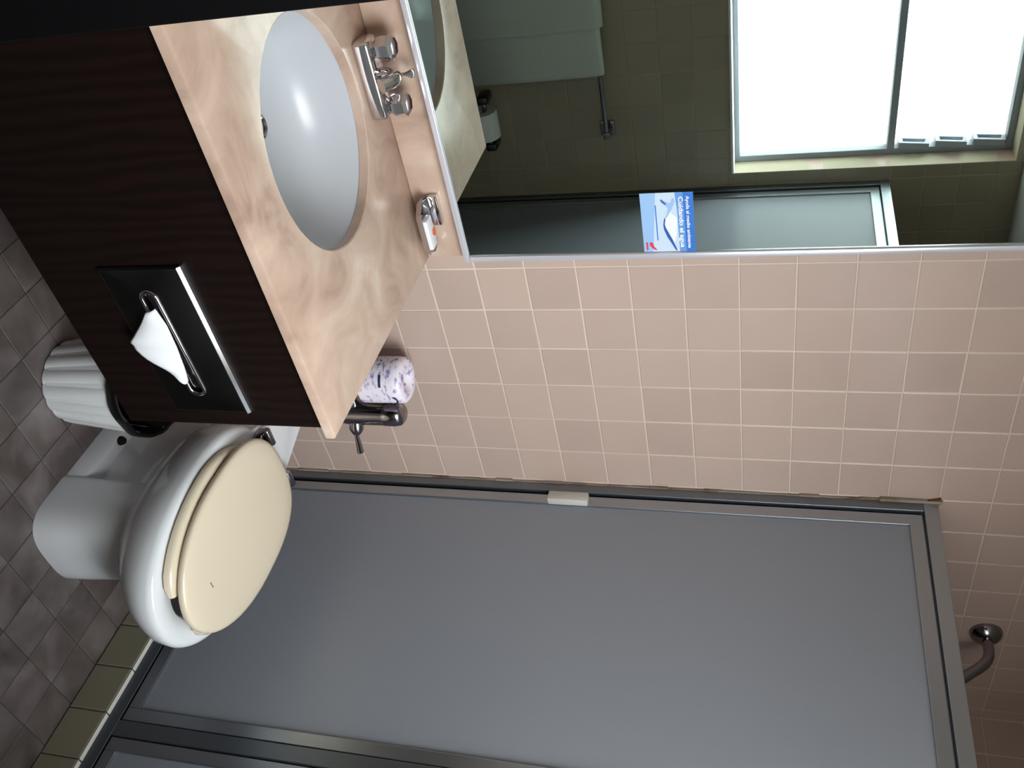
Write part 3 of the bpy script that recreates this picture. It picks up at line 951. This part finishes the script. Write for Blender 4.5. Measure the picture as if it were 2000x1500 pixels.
finish(bm, 'deck', 'toilet', to, smooth=50)
for s in (-1, 1):
    bm = NB(); lathe(bm, [(0.011, 0), (0.011, 0.006), (0.008, 0.014), (0.0, 0.017)], (TX + s * 0.086, -0.30, 0.048), (0, 0, 1), 18)
    finish(bm, 'bolt_cap', 'hole', to)['label'] = 'dark bolt hole in the foot'
# seat: open-front ring
se = None
bm = NB()
def seat_ring(t0, t1, nseg=44):
    rings = []
    for i in range(nseg + 1):
        a = t0 + (t1 - t0) * i / nseg
        c, s = math.cos(a), math.sin(a)
        ym = -0.46
        def P(w, L, Lb):
            return Vector((TX + w * c, ym + (L if s < 0 else Lb) * s, 0))
        o1, i1 = P(0.170, 0.258, 0.185), P(0.112, 0.205, 0.11)
        d = (i1 - o1)
        cs = []
        endk = min(i, nseg - i)
        sc = 1.0 if endk > 1 else (0.55 if endk == 0 else 0.88)
        mid = (o1 + i1) / 2
        prof = [(0.0, 0.394), (0.0, 0.404), (0.12, 0.411), (0.35, 0.414), (0.7, 0.413), (0.95, 0.408), (1.0, 0.400), (0.97, 0.394)]
        for t, z in prof:
            p = mid + ((o1 + d * t) - mid) * sc
            cs.append(Vector((p.x, p.y, 0.404 + (z - 0.404) * sc)))
        rings.append(cs)
    return rings
loft(bm, seat_ring(-PI / 2 + 0.36, 1.5 * PI - 0.36))
finish(bm, 'seat', 'seat', to, smooth=50)
bm = NB()
def lid_outline(k=0.0):
    pts = []
    for i in range(NT):
        a = 2 * PI * i / NT
        c, s = math.cos(a), math.sin(a)
        ym = -0.475
        w = 0.158 - k
        if s < 0:
            pts.append((TX + 0.002 + w * c, ym + (0.231 - k) * s))
        else:
            y = ym + (0.214 - k) * s ** (2 / 2.7)
            x = w * math.copysign(abs(c) ** (2 / 2.7), c)
            pts.append((TX + 0.002 + x, y))
    return pts
loft(bm, [ring(lid_outline(0.004), 0.4165), ring(lid_outline(0), 0.420), ring(lid_outline(0), 0.428), ring(lid_outline(0.003), 0.4325), ring(lid_outline(0.012), 0.4355), ring(lid_outline(0.04), 0.4385), ring(lid_outline(0.08), 0.4398), ring(lid_outline(0.12), 0.4405)])
finish(bm, 'lid', 'seat', to, smooth=50)
bm = NB(); box(bm, 0.330, 0.345, -0.6235, -0.6205, 0.4396, 0.4408)
sc_ = finish(bm, 'scuff_mark', 'scuff', to, smooth=0)
for s in (-1, 1):
    bm = NB()
    box(bm, TX + s * 0.070 - 0.016, TX + s * 0.070 + 0.016, -0.275, -0.238, 0.390, 0.412, .004)
    lathe(bm, [(0.008, -0.022), (0.009, -0.02), (0.009, 0.02), (0.008, 0.022)], (TX + s * 0.070, -0.252, 0.420), (1, 0, 0), 16)
    finish(bm, 'hinge', 'dark_chrome', to)

# ------------------------------------------------------------------ waste basket
BX, BY = 0.095, -0.280
wb_ = thing('waste_basket', 'white fluted waste basket with a black liner rim on the floor beside the vanity', 'waste basket', (BX, BY, 0))
bm = NB()
NF = 17
NB_ = NF * 8
def fl(r, z, amp):
    out = []
    for i in range(NB_):
        a = 2 * PI * i / NB_
        ph = (i % 8) / 8
        k = abs(math.sin(PI * ph)) ** 0.8
        rr = r - amp * (1 - k)
        out.append(Vector((BX + rr * math.cos(a), BY + rr * math.sin(a), z)))
    return out
rings = [fl(0.088, 0.0, 0.0), fl(0.094, 0.003, 0.003), fl(0.096, 0.012, 0.006), fl(0.103, 0.08, 0.006), fl(0.111, 0.16, 0.006), fl(0.1145, 0.195, 0.004), fl(0.116, 0.206, 0.0), fl(0.112, 0.206, 0), fl(0.108, 0.16, 0.0), fl(0.092, 0.012, 0), fl(0.02, 0.010, 0)]
loft(bm, rings, True, True)
finish(bm, 'basket_body', 'basket', wb_, smooth=40)
bm = NB()
def cr_(r, z): return [Vector((BX + (r + 0.0012 * math.sin(i * 2.1)) * math.cos(2 * PI * i / 48), BY + (r + 0.0012 * math.sin(i * 1.3)) * math.sin(2 * PI * i / 48), z + 0.0015 * math.sin(i * .9))) for i in range(48)]
loft(bm, [cr_(0.1185, 0.190), cr_(0.1215, 0.194), cr_(0.1225, 0.206), cr_(0.120, 0.213), cr_(0.114, 0.213), cr_(0.1105, 0.204), cr_(0.103, 0.14), cr_(0.094, 0.05), cr_(0.02, 0.04)], False, True)
finish(bm, 'black_liner', 'black', wb_, smooth=60)['label'] = 'black plastic liner folded over the rim'

# ------------------------------------------------------------------ towel bar, towel, paper holder on the window wall (seen in the mirror)
BZ, BYr = 0.938, YF + 0.062
tb = thing('towel_bar', 'chrome towel bar on the tiled wall below the window', 'towel bar', (0.05, YF, BZ))
bm = NB(); tube(bm, [(-0.34, BYr, BZ), (0.415, BYr, BZ)], 0.008)
finish(bm, 'bar', 'dark_chrome', tb)
for x in (-0.335, 0.405):
    bm = NB()
    box(bm, x - 0.028, x + 0.028, YF, YF + 0.010, BZ - 0.030, BZ + 0.022, .003)
    box(bm, x - 0.012, x + 0.012, YF + 0.008, BYr + 0.012, BZ - 0.012, BZ + 0.014, .003)
    finish(bm, 'bracket', 'dark_chrome', tb)
tw = thing('towel', 'pale folded bath towel hanging over the bar below the window', 'towel', (-0.06, BYr, BZ))
def towel_part(x0, x1, z_front, z_back, off, name):
    bm = NB()
    prof = [(off * 1.0 + 0.010, z_front), (off + 0.013, (z_front + BZ) / 2), (off + 0.012, BZ - 0.03)]
    for k in range(9):
        a = PI * k / 8
        prof.append(((0.012 + off) * math.cos(a), BZ + 0.002 + (0.012 + off) * math.sin(a)))
    prof += [(-off - 0.012, BZ - 0.03), (-off - 0.013, z_back)]
    NXs = 24
    rows = []
    for i in range(NXs + 1):
        x = x0 + (x1 - x0) * i / NXs
        rows.append([bm.verts.new((x + 0.002 * math.sin(z * 30), BYr + d + (0.003 * math.sin(x * 34) if d > 0 else 0), z)) for d, z in prof])
    for a, b in zip(rows[:-1], rows[1:]):
        for k in range(len(prof) - 1):
            bm.faces.new((a[k], b[k], b[k + 1], a[k + 1]))
    o = finish(bm, name, 'towel', tw, smooth=70)
    md = o.modifiers.new('thick', 'SOLIDIFY'); md.thickness = 0.006
    md.offset = 0
    return o
towel_part(-0.30, 0.182, 0.42, 0.46, 0.0, 'inner_layer')
towel_part(-0.30, 0.02, 0.36, 0.44, 0.012, 'outer_fold')
hp_ = thing('paper_holder', 'chrome toilet paper holder low on the tiled wall below the towel bar', 'paper holder', (0.32, YF, 0.50))
bm = NB()
bm.free()
for x in (0.245, 0.425):
    bm = NB(); box(bm, x - 0.014, x + 0.014, YF, YF + 0.072, 0.485, 0.525, .006)
    finish(bm, 'holder_arm', 'plate', hp_)
bm = NB(); tube(bm, [(0.25, YF + 0.058, 0.505), (0.42, YF + 0.058, 0.505)], 0.008)
finish(bm, 'spindle', 'dark_chrome', hp_)
rl = thing('toilet_roll', 'plain white toilet roll on the holder of the window wall', 'toilet roll', (0.335, YF + 0.058, 0.495))
bm = NB(); lathe(bm, [(0.019, 0.0), (0.052, 0.0), (0.052, 0.10), (0.019, 0.10)], (0.285, YF + 0.058, 0.495), (1, 0, 0), 36, cap=False)
lathe(bm, [(0.019, 0.0), (0.019, 0.10)], (0.285, YF + 0.058, 0.495), (1, 0, 0), 36, cap=False)
finish(bm, 'paper_roll', 'paper', rl)
